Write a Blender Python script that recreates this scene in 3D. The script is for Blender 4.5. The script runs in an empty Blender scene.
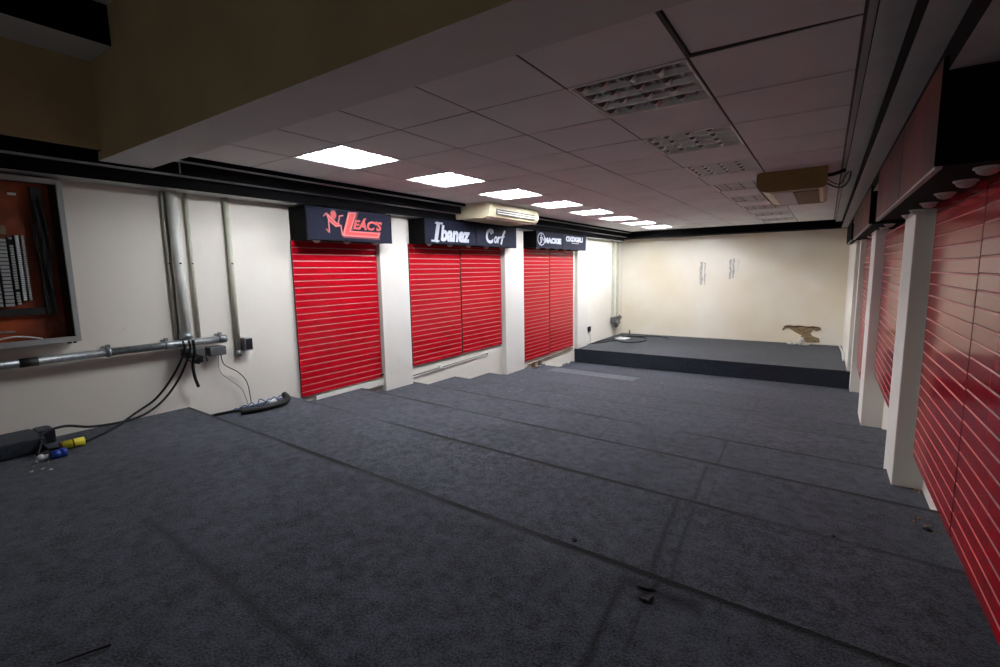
import bpy, bmesh, math, random
from mathutils import Vector, Matrix
random.seed(7)
PI = math.pi
S = 1.2            # metres per survey unit; survey origin is the camera
ZF = 1.915         # survey height of the lowest floor below the camera
sc = bpy.context.scene
COL = sc.collection

def W(x, y, z): return Vector((x*S, y*S, (z+ZF)*S))

# ------------------------------------------------------------------ camera, world, exposure
cam_d = bpy.data.cameras.new('camera'); cam = bpy.data.objects.new('camera', cam_d); COL.objects.link(cam)
def cam_matrix(yaw, pitch, roll):
    cy, sy = math.cos(yaw), math.sin(yaw)
    r = Vector((cy, sy, 0)); f = Vector((-sy, cy, 0)); u = Vector((0, 0, 1))
    cp, sp = math.cos(pitch), math.sin(pitch)
    f2 = f*cp-u*sp; u2 = u*cp+f*sp
    c, s = math.cos(roll), math.sin(roll)
    r3 = r*c+u2*s; u3 = u2*c-r*s
    return Matrix((r3, u3, -f2)).transposed()
m = cam_matrix(5.94643169e-01, 1.29717280e-01, -1.75782768e-02).to_4x4()
m.translation = W(0, 0, 0)
cam.matrix_world = m
cam_d.sensor_width = 36; cam_d.lens = 481.07/1000*36; cam_d.clip_start = .02; cam_d.clip_end = 100
sc.camera = cam

world = bpy.data.worlds.new('world'); sc.world = world; world.use_nodes = True
world.node_tree.nodes['Background'].inputs[0].default_value = (.85, .92, 1, 1)
world.node_tree.nodes['Background'].inputs[1].default_value = .45
sc.view_settings.view_transform = 'Standard'; sc.view_settings.look = 'None'
sc.view_settings.gamma = 1; sc.view_settings.use_curve_mapping = False
sc.view_settings.exposure = 0.0
TUBE = 150.0        # strength of the lit tubes

# ------------------------------------------------------------------ helpers
class MB:
    """collects shapes in survey units; build() links them as one mesh"""
    def __init__(s): s.bm = bmesh.new(); s.mi = 0
    def _f(s, vs, mi=None, smooth=False):
        try: f = s.bm.faces.new(vs)
        except ValueError: return None
        f.material_index = s.mi if mi is None else mi; f.smooth = smooth
        return f
    def quad(s, pts, mi=None): return s._f([s.bm.verts.new(p) for p in pts], mi)
    def box(s, a, b, mi=None, bev=0):
        x0, y0, z0 = [min(p, q) for p, q in zip(a, b)]; x1, y1, z1 = [max(p, q) for p, q in zip(a, b)]
        v = [s.bm.verts.new(p) for p in ((x0,y0,z0),(x1,y0,z0),(x1,y1,z0),(x0,y1,z0),(x0,y0,z1),(x1,y0,z1),(x1,y1,z1),(x0,y1,z1))]
        fs = [s._f([v[i] for i in q], mi) for q in ((0,3,2,1),(4,5,6,7),(0,1,5,4),(1,2,6,5),(2,3,7,6),(3,0,4,7))]
        if bev:
            es = {e for f in fs for e in f.edges}
            r = bmesh.ops.bevel(s.bm, geom=list(es), offset=bev, segments=2, affect='EDGES', profile=.6)
            for f in r['faces']: f.material_index = s.mi if mi is None else mi
        return s
    def prism(s, poly, axis, a, b, mi=None):
        """poly: 2D points; axis: extrusion axis 0/1/2; other two axes in order"""
        def P(u, v, t):
            p = [0, 0, 0]; o = [i for i in range(3) if i != axis]; p[o[0]] = u; p[o[1]] = v; p[axis] = t; return p
        A = [s.bm.verts.new(P(u, v, a)) for u, v in poly]; B = [s.bm.verts.new(P(u, v, b)) for u, v in poly]
        s._f(A, mi); s._f(B[::-1], mi); n = len(poly)
        for i in range(n): s._f([A[i], B[i], B[(i+1) % n], A[(i+1) % n]], mi)
        return s
    def tube(s, pts, r, n=10, mi=None, cap=True):
        P = [Vector(p) for p in pts]; rings = []; N = None
        for i, p in enumerate(P):
            t = ((P[min(i+1, len(P)-1)]-p).normalized() + (p-P[max(i-1, 0)]).normalized()).normalized()
            if N is None:
                N = t.orthogonal().normalized()
            else:
                N = (N - t*N.dot(t)); N = N.normalized() if N.length > 1e-6 else t.orthogonal().normalized()
            B = t.cross(N); rr = r[i] if isinstance(r, (list, tuple)) else r
            rings.append([s.bm.verts.new(p + (N*math.cos(2*PI*k/n) + B*math.sin(2*PI*k/n))*rr) for k in range(n)])
        for a, b in zip(rings, rings[1:]):
            for k in range(n): s._f([a[k], a[(k+1) % n], b[(k+1) % n], b[k]], mi, True)
        if cap: s._f(rings[0][::-1], mi); s._f(rings[-1], mi)
        return s
    def dome(s, c, r, h, n=16, m=5, mi=None):
        """half ball hanging below c, radius r, depth h"""
        rings = []
        for j in range(m):
            a = (PI/2)*j/m
            rings.append([s.bm.verts.new((c[0]+r*math.cos(a)*math.cos(2*PI*k/n), c[1]+r*math.cos(a)*math.sin(2*PI*k/n), c[2]-h*math.sin(a))) for k in range(n)])
        tip = s.bm.verts.new((c[0], c[1], c[2]-h))
        for a, b in zip(rings, rings[1:]):
            for k in range(n): s._f([a[k], a[(k+1) % n], b[(k+1) % n], b[k]], mi, True)
        for k in range(n): s._f([rings[-1][k], rings[-1][(k+1) % n], tip], mi, True)
        s._f(rings[0][::-1], mi)
        return s
    def lump(s, c, r, jit=.3, mi=None, flat=1.0):
        """small irregular lump"""
        ret = bmesh.ops.create_icosphere(s.bm, subdivisions=2, radius=1)
        for v in ret['verts']:
            k = 1+random.uniform(-jit, jit)
            v.co = Vector((c[0]+v.co.x*r[0]*k, c[1]+v.co.y*r[1]*k, c[2]+v.co.z*r[2]*k*flat))
        fs = {f for v in ret['verts'] for f in v.link_faces}
        for f in fs: f.material_index = s.mi if mi is None else mi
        return s
    def build(s, name, mats, parent=None, origin=None):
        bm = s.bm
        for v in bm.verts: v.co = W(*v.co)
        bmesh.ops.recalc_face_normals(bm, faces=bm.faces)
        vs = [v.co for v in bm.verts]
        lo = Vector([min(v[i] for v in vs) for i in range(3)]); hi = Vector([max(v[i] for v in vs) for i in range(3)])
        o = W(*origin) if origin is not None else Vector(((lo.x+hi.x)/2, (lo.y+hi.y)/2, lo.z))
        for v in bm.verts: v.co -= o
        me = bpy.data.meshes.new(name); bm.to_mesh(me); bm.free()
        for mt in (mats if isinstance(mats, (list, tuple)) else [mats]): me.materials.append(mt)
        ob = bpy.data.objects.new(name, me); COL.objects.link(ob)
        ob['_w'] = list(o)
        if parent is not None:
            ob.parent = parent; ob.location = o - Vector(parent['_w'])
        else: ob.location = o
        return ob

def tag(o, label=None, cat=None, group=None, kind=None):
    if label: o['label'] = label
    if cat: o['category'] = cat
    if group: o['group'] = group
    if kind: o['kind'] = kind
    return o
def thing(name, pos, label, cat, group=None):
    o = bpy.data.objects.new(name, None); COL.objects.link(o); w = W(*pos)
    o.location = w; o['_w'] = list(w); o.empty_display_size = .1
    return tag(o, label, cat, group)
def struct(o): o['kind'] = 'structure'; return o
def dup(root, d, label=None, group=None):
    """copy of a thing with its parts and sub-parts, moved by d (survey units)"""
    r = root.copy(); COL.objects.link(r); r.location = root.location + Vector(d)*S
    r['_w'] = list(r.location)
    if label: r['label'] = label
    if group: r['group'] = group
    def rec(a, b):
        for ch in a.children:
            c = ch.copy(); COL.objects.link(c); c.parent = b; rec(ch, c)
    rec(root, r)
    return r
def spline(pts, n=6):
    """Catmull-Rom through pts"""
    P = [Vector(p) for p in pts]; out = []
    for i in range(len(P)-1):
        p0 = P[max(i-1, 0)]; p1 = P[i]; p2 = P[i+1]; p3 = P[min(i+2, len(P)-1)]
        for k in range(n):
            t = k/n
            out.append(.5*((2*p1)+(p2-p0)*t+(2*p0-5*p1+4*p2-p3)*t*t+(3*p1-p0-3*p2+p3)*t**3))
    return out+[P[-1]]

# ------------------------------------------------------------------ materials
def mat(name, col, rough=.6, metal=0, spec=.5, noise=0, nscale=8, bump=0, bscale=40, col2=None, coat=0, emis=None, estr=0):
    mt = bpy.data.materials.new(name); mt.use_nodes = True; nt = mt.node_tree; b = nt.nodes['Principled BSDF']
    b.inputs['Base Color'].default_value = (*col, 1); b.inputs['Roughness'].default_value = rough
    b.inputs['Metallic'].default_value = metal; b.inputs['Specular IOR Level'].default_value = spec
    b.inputs['Coat Weight'].default_value = coat
    if emis: b.inputs['Emission Color'].default_value = (*emis, 1); b.inputs['Emission Strength'].default_value = estr
    geo = nt.nodes.new('ShaderNodeNewGeometry')
    if noise or col2:
        n = nt.nodes.new('ShaderNodeTexNoise'); n.inputs['Scale'].default_value = nscale; n.inputs['Detail'].default_value = 5
        nt.links.new(geo.outputs['Position'], n.inputs['Vector'])
        r = nt.nodes.new('ShaderNodeValToRGB'); r.color_ramp.elements[0].position = .35; r.color_ramp.elements[1].position = .65
        c2 = col2 or tuple(c*(1-noise) for c in col)
        r.color_ramp.elements[0].color = (*c2, 1); r.color_ramp.elements[1].color = (*col, 1)
        nt.links.new(n.outputs[0], r.inputs[0]); nt.links.new(r.outputs[0], b.inputs['Base Color'])
    if bump:
        n2 = nt.nodes.new('ShaderNodeTexNoise'); n2.inputs['Scale'].default_value = bscale; n2.inputs['Detail'].default_value = 4
        nt.links.new(geo.outputs['Position'], n2.inputs['Vector'])
        bp = nt.nodes.new('ShaderNodeBump'); bp.inputs['Strength'].default_value = bump; bp.inputs['Distance'].default_value = .01
        nt.links.new(n2.outputs[0], bp.inputs['Height']); nt.links.new(bp.outputs[0], b.inputs['Normal'])
    return mt

def wall_material(name, base, stain, dirt):
    """cream emulsion with soft old patches and scuffs"""
    mt = bpy.data.materials.new(name); mt.use_nodes = True; nt = mt.node_tree; L = nt.links; N = nt.nodes
    b = N['Principled BSDF']; b.inputs['Roughness'].default_value = .75; b.inputs['Specular IOR Level'].default_value = .25
    geo = N.new('ShaderNodeNewGeometry')
    n1 = N.new('ShaderNodeTexNoise'); n1.inputs['Scale'].default_value = .55; n1.inputs['Detail'].default_value = 3
    r1 = N.new('ShaderNodeValToRGB'); r1.color_ramp.elements[0].position = .38; r1.color_ramp.elements[1].position = .62
    r1.color_ramp.elements[0].color = (*stain, 1); r1.color_ramp.elements[1].color = (*base, 1)
    n2 = N.new('ShaderNodeTexNoise'); n2.inputs['Scale'].default_value = 3.2; n2.inputs['Detail'].default_value = 8; n2.inputs['Roughness'].default_value = .7
    r2 = N.new('ShaderNodeValToRGB'); r2.color_ramp.elements[0].position = .66; r2.color_ramp.elements[1].position = .80
    r2.color_ramp.elements[0].color = (0, 0, 0, 1); r2.color_ramp.elements[1].color = (1, 1, 1, 1)
    mx = N.new('ShaderNodeMix'); mx.data_type = 'RGBA'; mx.inputs[7].default_value = (*dirt, 1)
    mul = N.new('ShaderNodeMath'); mul.operation = 'MULTIPLY'; mul.inputs[1].default_value = .55
    for n in (n1, n2): L.new(geo.outputs['Position'], n.inputs['Vector'])
    L.new(n1.outputs[0], r1.inputs[0]); L.new(n2.outputs[0], r2.inputs[0]); L.new(r2.outputs[0], mul.inputs[0])
    L.new(mul.outputs[0], mx.inputs[0]); L.new(r1.outputs[0], mx.inputs[6]); L.new(mx.outputs[2], b.inputs['Base Color'])
    n3 = N.new('ShaderNodeTexNoise'); n3.inputs['Scale'].default_value = 9; n3.inputs['Detail'].default_value = 6
    L.new(geo.outputs['Position'], n3.inputs['Vector'])
    bp = N.new('ShaderNodeBump'); bp.inputs['Strength'].default_value = .10; bp.inputs['Distance'].default_value = .02
    L.new(n3.outputs[0], bp.inputs['Height']); L.new(bp.outputs[0], b.inputs['Normal'])
    return mt

def carpet_material(name, lo, hi, segs=()):
    """needle-felt carpet; segs are dark lines, carpet joints and painted step-edge shadows, ((x,y),(x,y),halfwidth,depth,z) in survey units"""
    mt = bpy.data.materials.new(name); mt.use_nodes = True; nt = mt.node_tree; L = nt.links; N = nt.nodes
    b = N['Principled BSDF']; b.inputs['Roughness'].default_value = .95; b.inputs['Specular IOR Level'].default_value = .12
    b.inputs['Sheen Weight'].default_value = .10; b.inputs['Sheen Roughness'].default_value = .5
    geo = N.new('ShaderNodeNewGeometry')
    def noise(sc_, det=4):
        n = N.new('ShaderNodeTexNoise'); n.inputs['Scale'].default_value = sc_; n.inputs['Detail'].default_value = det
        L.new(geo.outputs['Position'], n.inputs['Vector']); return n.outputs[0]
    def math_(op, a, b_=None, clamp=False):
        n = N.new('ShaderNodeMath'); n.operation = op; n.use_clamp = clamp
        for i, v in enumerate((a, b_)):
            if v is None: continue
            if isinstance(v, (int, float)): n.inputs[i].default_value = v
            else: L.new(v, n.inputs[i])
        return n.outputs[0]
    fine = noise(110, 2); mid = noise(16, 7); big = noise(1.1, 3)
    f = math_('ADD', math_('MULTIPLY', fine, 2.2), math_('ADD', math_('MULTIPLY', mid, 1.3), math_('MULTIPLY', big, .6)))
    f = math_('SUBTRACT', f, 1.55, True)
    mx = N.new('ShaderNodeMix'); mx.data_type = 'RGBA'; mx.inputs[6].default_value = (*lo, 1); mx.inputs[7].default_value = (*hi, 1)
    L.new(f, mx.inputs[0]); out = mx.outputs[2]
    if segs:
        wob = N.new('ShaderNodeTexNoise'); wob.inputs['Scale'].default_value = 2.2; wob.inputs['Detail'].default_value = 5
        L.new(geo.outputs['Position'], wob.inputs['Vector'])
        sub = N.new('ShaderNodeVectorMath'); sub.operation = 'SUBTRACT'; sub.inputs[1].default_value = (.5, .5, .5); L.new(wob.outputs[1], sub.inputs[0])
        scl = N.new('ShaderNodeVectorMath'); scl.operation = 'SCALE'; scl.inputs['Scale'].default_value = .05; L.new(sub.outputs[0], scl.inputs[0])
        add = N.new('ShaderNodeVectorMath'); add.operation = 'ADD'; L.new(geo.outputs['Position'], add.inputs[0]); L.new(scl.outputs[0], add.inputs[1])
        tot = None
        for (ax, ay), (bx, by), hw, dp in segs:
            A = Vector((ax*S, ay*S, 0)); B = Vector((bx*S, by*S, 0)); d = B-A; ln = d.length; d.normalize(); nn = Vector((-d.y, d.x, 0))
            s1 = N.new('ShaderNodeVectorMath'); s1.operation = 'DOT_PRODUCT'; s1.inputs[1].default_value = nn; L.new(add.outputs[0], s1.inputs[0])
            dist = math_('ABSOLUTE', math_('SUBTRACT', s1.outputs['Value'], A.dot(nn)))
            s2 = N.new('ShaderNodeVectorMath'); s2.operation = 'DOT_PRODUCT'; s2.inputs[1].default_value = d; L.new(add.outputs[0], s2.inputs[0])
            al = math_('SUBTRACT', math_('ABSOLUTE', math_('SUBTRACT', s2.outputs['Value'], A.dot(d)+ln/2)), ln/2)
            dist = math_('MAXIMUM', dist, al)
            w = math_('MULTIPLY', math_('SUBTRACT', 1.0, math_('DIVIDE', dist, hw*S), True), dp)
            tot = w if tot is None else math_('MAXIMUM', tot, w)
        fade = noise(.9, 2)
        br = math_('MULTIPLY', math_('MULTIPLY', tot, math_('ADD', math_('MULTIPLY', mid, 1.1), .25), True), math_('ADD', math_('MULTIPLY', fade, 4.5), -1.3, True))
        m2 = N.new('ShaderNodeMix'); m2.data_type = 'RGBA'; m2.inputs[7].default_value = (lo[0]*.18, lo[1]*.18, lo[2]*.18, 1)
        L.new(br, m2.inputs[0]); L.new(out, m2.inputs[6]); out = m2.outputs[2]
    L.new(out, b.inputs['Base Color'])
    bp = N.new('ShaderNodeBump'); bp.inputs['Strength'].default_value = .8; bp.inputs['Distance'].default_value = .006
    L.new(fine, bp.inputs['Height']); L.new(bp.outputs[0], b.inputs['Normal'])
    return mt

M_wall = wall_material('cream_wall_paint', (.80, .76, .68), (.74, .70, .61), (.45, .38, .28))
M_wallb = wall_material('cream_back_wall_paint', (.88, .82, .71), (.80, .71, .54), (.48, .40, .28))
M_pillar = wall_material('pillar_paint', (.76, .74, .69), (.72, .69, .62), (.45, .38, .28))
M_tan = mat('tan_upper_surface', (.50, .37, .19), .85, noise=.15, nscale=2, bump=.15)
M_beam = mat('beam_soffit_paint', (.62, .60, .57), .8, noise=.06, nscale=2, bump=.1)
M_white = mat('cornice_white_paint', (.52, .52, .50), .55, noise=.12, nscale=5)
M_black = mat('black_paint', (.0035, .0035, .004), .7, spec=.03)
M_tile = mat('ceiling_tile', (.80, .79, .77), .9, spec=.2, noise=.09, nscale=1.5, bump=.35, bscale=90)
M_gap = mat('ceiling_grid_dark', (.05, .04, .036), .7)
M_trim = mat('ceiling_edge_trim', (.42, .38, .36), .6)
M_red = mat('red_laminate', (.40, .003, .012), .15, spec=.28, noise=.10, nscale=1.2)
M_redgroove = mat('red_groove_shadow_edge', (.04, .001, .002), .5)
M_lip = mat('groove_metal_insert', (.50, .17, .15), .4, metal=.1)
M_mdf = mat('mdf_edge', (.16, .07, .035), .8, noise=.3, nscale=20)
M_batten = mat('timber_batten', (.22, .16, .09), .8, noise=.3, nscale=15)
M_sign = mat('sign_navy_face', (.009, .010, .021), .6, spec=.06)
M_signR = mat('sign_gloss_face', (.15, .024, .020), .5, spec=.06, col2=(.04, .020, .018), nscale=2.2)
M_signbox = mat('sign_black_box', (.004, .004, .004), .7, spec=.04)
M_letw = mat('letter_silver', (.48, .51, .58), .4, noise=.2, nscale=12)
M_letr = mat('letter_red', (.56, .035, .03), .4)
M_letp = mat('letter_pink_outline', (.56, .13, .13), .4)
M_letd = mat('letter_maroon_shadow', (.10, .006, .012), .5)
M_lens = mat('frosted_lens', (.62, .58, .54), .35)
M_fix = mat('fixture_white_metal', (.84, .84, .80), .35)
M_refl = mat('louvre_aluminium', (.86, .86, .80), .3, metal=.25)
M_dark = mat('louvre_hollow_shade', (.008, .008, .008), .6)
M_tubeoff = mat('unlit_tube', (.62, .64, .64), .3)
M_tube = mat('lit_tube', (.9, .9, 1), .4, emis=(.90, .93, 1.0), estr=TUBE)
M_ac = mat('yellowed_plastic', (.80, .72, .48), .45, noise=.12, nscale=3)
M_acside = mat('shaded_cream_panel', (.30, .19, .05), .5, noise=.25, nscale=3)  # yellowed cream plastic with its shade mixed in as brown
M_mesh = mat('filter_mesh', (.30, .22, .12), .9, noise=.5, nscale=40)
M_acgr = mat('grille_offwhite', (.62, .60, .52), .45)
M_acdark = mat('outlet_dark', (.03, .028, .022), .6)
M_steel = mat('galvanised_steel', (.38, .41, .42), .38, metal=.7, noise=.35, nscale=25)
M_pvc = mat('painted_pipe', (.74, .75, .68), .5, noise=.12, nscale=7)
M_pvcg = mat('painted_pipe_olive', (.56, .55, .44), .55, noise=.18, nscale=9)
M_rubber = mat('black_rubber', (.006, .006, .007), .6, spec=.25)
M_yel = mat('yellow_plastic', (.72, .62, .02), .4)
M_blue = mat('blue_plastic', (.01, .05, .36), .35)
M_whitep = mat('white_plastic', (.72, .74, .72), .4)
M_bluew = mat('blue_wire', (.02, .12, .35), .4)
M_cab = mat('cabinet_grey_enamel', (.34, .35, .33), .5, noise=.1, nscale=6)
M_cabd = mat('dull_dark_steel', (.10, .105, .11), .5, metal=.4)
M_maroon = mat('cabinet_maroon_inside', (.07, .010, .007), .6, noise=.3, nscale=4)
M_orange = mat('orange_backplate', (.36, .062, .010), .5, noise=.65, nscale=3)
M_brk = mat('breaker_grey', (.40, .42, .40), .5)
M_brkd = mat('breaker_black', (.012, .012, .012), .5)
M_trunk = mat('cable_trunking_black', (.010, .009, .008), .6)
M_plaster = mat('broken_plaster', (.36, .25, .13), .95, noise=.55, nscale=22, bump=1, bscale=30)
M_rubble = mat('plaster_rubble', (.70, .66, .58), .9, noise=.3, nscale=30)
M_grime = mat('filler_grey_mark', (.60, .57, .50), .8, noise=.3, nscale=14)
M_patch = mat('patch_fresh_paint', (.80, .76, .67), .7)
M_paper = mat('paper_white', (.80, .80, .78), .7)
M_pinkish = mat('sawdust_debris', (.50, .25, .12), .9, noise=.5, nscale=60)

# ------------------------------------------------------------------ layout numbers (survey units)
XL, YB, YN = -4.26, 11.85, -2.4
def XR(y):   # the right wall leans in slightly
    return .56 if y < 8.95 else .352
HC = .862
# stepped floor: nosing lines run from the left wall to the right wall
NOS = [(1.75, 1.545, -1.06), (2.635, 2.395, -1.17), (3.485, 3.20, -1.27), (4.32, 4.00, -1.37), (5.15, 4.90, -1.465),
       (5.98, 5.72, -1.567), (6.98, 6.75, -1.66), (7.78, 7.60, -1.76)]
ZLOW = -1.915
XA, XB = XL-.0, .56
def ny(i, x): a, b, _ = NOS[i]; return a+(b-a)*(x-XA)/(XB-XA)

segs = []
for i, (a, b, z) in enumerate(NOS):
    segs.append(((XA, a-.012), (XB, b-.012), .034 if i < 4 else .030, 1.9 if i < 4 else .8))  # contact shadow painted into the carpet along each step edge
segs += [((-2.42, .78), (-.95, .70), .034, .55),
         ((-.475, 1.05), (-.512, 1.50), .022, .8), ((-.40, 1.2), (-.43, 1.56), .014, .5),
         ((-.488, 1.62), (-.56, 2.40), .022, .8), ((-.425, 1.70), (-.475, 2.38), .014, .6),
         ((-.525, 2.47), (-.56, 3.18), .020, .75), ((-.455, 2.47), (-.475, 3.0), .014, .6),
         ((-.545, 3.25), (-.575, 4.05), .016, .6), ((-.60, 4.2), (-.615, 6.8), .018, .5),
         ((-2.45, 1.68), (-2.62, 2.46), .012, .45), ((-3.6, 2.66), (-3.3, 3.40), .012, .45),
         ((-1.45, 3.32), (-1.5, 4.1), .012, .5), ((-1.25, 3.72), (-.60, 3.69), .014, .5),
         ((-3.75, 2.9), (-2.55, 2.85), .012, .4), ((-3.3, 5.5), (-1.2, 5.42), .012, .35),
         ((-.50, 1.50), (-.30, 1.49), .05, 1.0), ((-.44, 1.44), (-.40, 1.60), .03, 1.0)]
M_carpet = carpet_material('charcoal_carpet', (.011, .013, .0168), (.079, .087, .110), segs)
M_carpet2 = carpet_material('charcoal_carpet_light_strip', (.06, .066, .080), (.150, .160, .192))
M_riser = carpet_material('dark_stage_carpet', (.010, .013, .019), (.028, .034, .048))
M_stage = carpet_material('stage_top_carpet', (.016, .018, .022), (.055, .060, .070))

# ------------------------------------------------------------------ floor
mb = MB(); XE = XL-.02; XF = .62
def strip(za, lo, hi, zb):   # one tread between two lines plus the riser down to the next
    yl0, yr0 = lo; yl1, yr1 = hi
    n = 12
    for k in range(n):
        t0, t1 = k/n, (k+1)/n; x0 = XE+(XF-XE)*t0; x1 = XE+(XF-XE)*t1
        a0 = yl0+(yr0-yl0)*t0; a1 = yl0+(yr0-yl0)*t1; b0 = yl1+(yr1-yl1)*t0; b1 = yl1+(yr1-yl1)*t1
        r = .006
        mb.quad([(x0, a0, za), (x1, a1, za), (x1, b1-r, za), (x0, b0-r, za)])
        mb.quad([(x0, b0-r, za), (x1, b1-r, za), (x1, b1, za-r), (x0, b0, za-r)])
        mb.quad([(x0, b0, za-r), (x1, b1, za-r), (x1, b1, zb), (x0, b0, zb)])
lo = (YN, YN)
for i, (a, b, z) in enumerate(NOS):
    zb = NOS[i+1][2] if i+1 < len(NOS) else ZLOW
    strip(z, lo, (a, b), zb); lo = (a, b)
mb.quad([(XE, lo[0], ZLOW), (XF, lo[1], ZLOW), (XF, 9.2, ZLOW), (XE, 9.2, ZLOW)])
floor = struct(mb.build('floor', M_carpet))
# paler cut of carpet laid in front of the stage
mb = MB(); mb.prism([(-3.98, 7.20), (-2.42, 7.09), (-2.40, 7.56), (-3.96, 7.66)], 2, -1.76, -1.755)
tag(mb.build('carpet_offcut', M_carpet2), 'paler grey strip of carpet lying in front of the raised platform', 'carpet')
# stage
t = thing('stage_platform', (-2, 10.4, ZLOW), 'low platform carpeted in charcoal across the far end below the back wall', 'platform')
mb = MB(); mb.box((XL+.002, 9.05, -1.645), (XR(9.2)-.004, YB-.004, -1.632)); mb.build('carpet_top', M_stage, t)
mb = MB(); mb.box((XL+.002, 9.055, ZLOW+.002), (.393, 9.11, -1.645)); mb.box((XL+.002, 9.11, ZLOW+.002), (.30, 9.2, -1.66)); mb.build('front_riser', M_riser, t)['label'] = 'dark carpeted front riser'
# carpeted ledge on the left
t = thing('carpeted_ledge', (-4.1, 0, -1.06), 'carpet-covered ledge along the left wall under the electrical cabinet', 'ledge')
mb = MB(); mb.box((XL+.002, -1.5, -1.058), (-3.93, .80, -.965), bev=.02); mb.box((XL+.002, .80, -1.058), (-4.1, .885, -.965), bev=.018)
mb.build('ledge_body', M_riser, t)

# ------------------------------------------------------------------ walls
TOP = 1.60
mb = MB()
mb.box((XL-.12, YN-.12, ZLOW-.1), (XL, YB+.12, .95)); struct(mb.build('wall_left', M_wall))
mb = MB(); mb.box((.56, YN-.12, ZLOW-.1), (.72, 9.112, .95)); struct(mb.build('wall_right', M_wall))
mb = MB(); mb.box((.352, 9.112, ZLOW-.1), (.52, YB+.12, .95)); struct(mb.build('wall_right_far', M_wall))
mb = MB(); mb.box((XL-.12, YB, ZLOW-.1), (.7, YB+.12, .95)); struct(mb.build('wall_back', M_wallb))
DX0, DX1, DZ0, DZ1 = -3.3, -.5, -1.06, .55      # unseen entrance added behind the camera, its daylight fills the near floor
mb = MB(); mb.box((XL-.12, YN-.12, ZLOW-.1), (DX0, YN, TOP+.1)); mb.box((DX1, YN-.12, ZLOW-.1), (.75, YN, TOP+.1)); mb.box((DX0, YN-.12, DZ1), (DX1, YN, TOP+.1)); mb.box((DX0, YN-.12, ZLOW-.1), (DX1, YN, DZ0))
struct(mb.build('wall_front', M_tan))
mb = MB()
for a, b in ((DX0, DX0+.05), (DX1-.05, DX1)): mb.box((a, YN-.09, DZ0), (b, YN+.01, DZ1))
mb.box((DX0+.05, YN-.09, DZ1-.05), (DX1-.05, YN+.01, DZ1)); struct(mb.build('added_door_frame', M_steel))
pl = bpy.data.lights.new('added_entrance_portal', 'AREA'); pl.shape = 'RECTANGLE'; pl.size = (DX1-DX0)*S; pl.size_y = (DZ1-DZ0)*S; pl.cycles.is_portal = True
po = bpy.data.objects.new('added_entrance_portal', pl); COL.objects.link(po); po.location = W((DX0+DX1)/2, YN-.125, (DZ0+DZ1)/2); po.rotation_euler = (PI/2, 0, PI)
# upper recess near the camera: tan side walls, beam, higher ceiling
mb = MB(); mb.box((-3.98, YN, .81), (-3.9, 1.25, TOP)); struct(mb.build('wall_upper_left', M_tan))
mb = MB(); mb.box((.0915, YN, .826), (.2, 1.25, TOP)); struct(mb.build('wall_upper_right', M_tan))
mb = MB(); mb.box((-4.4, YN-.1, TOP-.03), (.75, 1.6, TOP+.1)); struct(mb.build('ceiling_upper', M_beam))
mb = MB(); mb.box((-3.975, 1.245, .755), (.19, 1.545, TOP), 0)
for f in mb.bm.faces:
    f.normal_update()
    if f.normal.z < -.5: f.material_index = 1
    # the beam's under face is pale, its sides tan
struct(mb.build('trim_beam', [M_tan, M_beam]))
mb = MB(); mb.box((-3.9, YN, 1.345), (-3.56, 1.243, TOP-.03))
for f in mb.bm.faces:
    f.normal_update()
    if f.normal.z < -.5: f.material_index = 1
struct(mb.build('trim_upper_bulkhead', [M_black, M_beam]))

# ------------------------------------------------------------------ ceiling tiles and grid
gx = [-3.895, -3.33, -2.77, -2.21, -1.65, -1.09, -.53, .0615]
gy0, gp = 2.214, .569
YC = 11.4
gy = [1.545]+[gy0-gp+gp*k for k in range(0, 40) if gy0-gp+gp*k > 1.6 and gy0-gp+gp*k < YC-.1]+[YC]
def is_light(i, j):
    k = (gy[j]-gy0)/(2*gp)
    return abs(k-round(k)) < .01 and 0 <= round(k) <= 7 and i in (1, 5)
mb = MB()
for i in range(7):
    for j in range(len(gy)-1):
        x0, x1, y0, y1 = gx[i], gx[i+1], gy[j], gy[j+1]
        if is_light(i, j): continue
        g = .0065; dz = random.uniform(-.0015, .0015)
        if i == 6 and j == 1:      # displaced tile
            v = [(x0+.014, y0+g, HC+.010), (x1-g, y0+g, HC+.002), (x1-g, y1-g-.002, HC+.002), (x0+.014, y1-.014, HC+.012)]
        else: v = [(x0+g, y0+g, HC+dz), (x1-g, y0+g, HC), (x1-g, y1-g, HC+dz), (x0+g, y1-g, HC)]
        a = [mb.bm.verts.new(p) for p in v]; b = [mb.bm.verts.new((p[0], p[1], p[2]+.02)) for p in v]
        mb._f(a, 0); mb._f(b[::-1], 0)
        for k in range(4): mb._f([a[k], b[k], b[(k+1) % 4], a[(k+1) % 4]], 0)
struct(mb.build('ceiling', M_tile))
mb = MB()   # grid rails just above the tile faces
for x in gx: mb.box((x-.008, 1.546, HC+.003), (x+.008, YC, HC+.02))
for y in gy[1:-1]:
    for a, b in zip(gx, gx[1:]): mb.box((a+.008, y-.007, HC+.0035), (b-.008, y+.007, HC+.018))
struct(mb.build('trim_ceiling_grid', M_gap))
mb = MB(); mb.box((XL-.1, 1.545, HC+.12), (.7, YB+.1, .95+.05)); struct(mb.build('ceiling_slab', M_black))
mb = MB(); mb.box((.0665, 1.545, HC-.003), (.0915, YC, HC+.02)); struct(mb.build('trim_ceiling_edge', M_trim))

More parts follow.
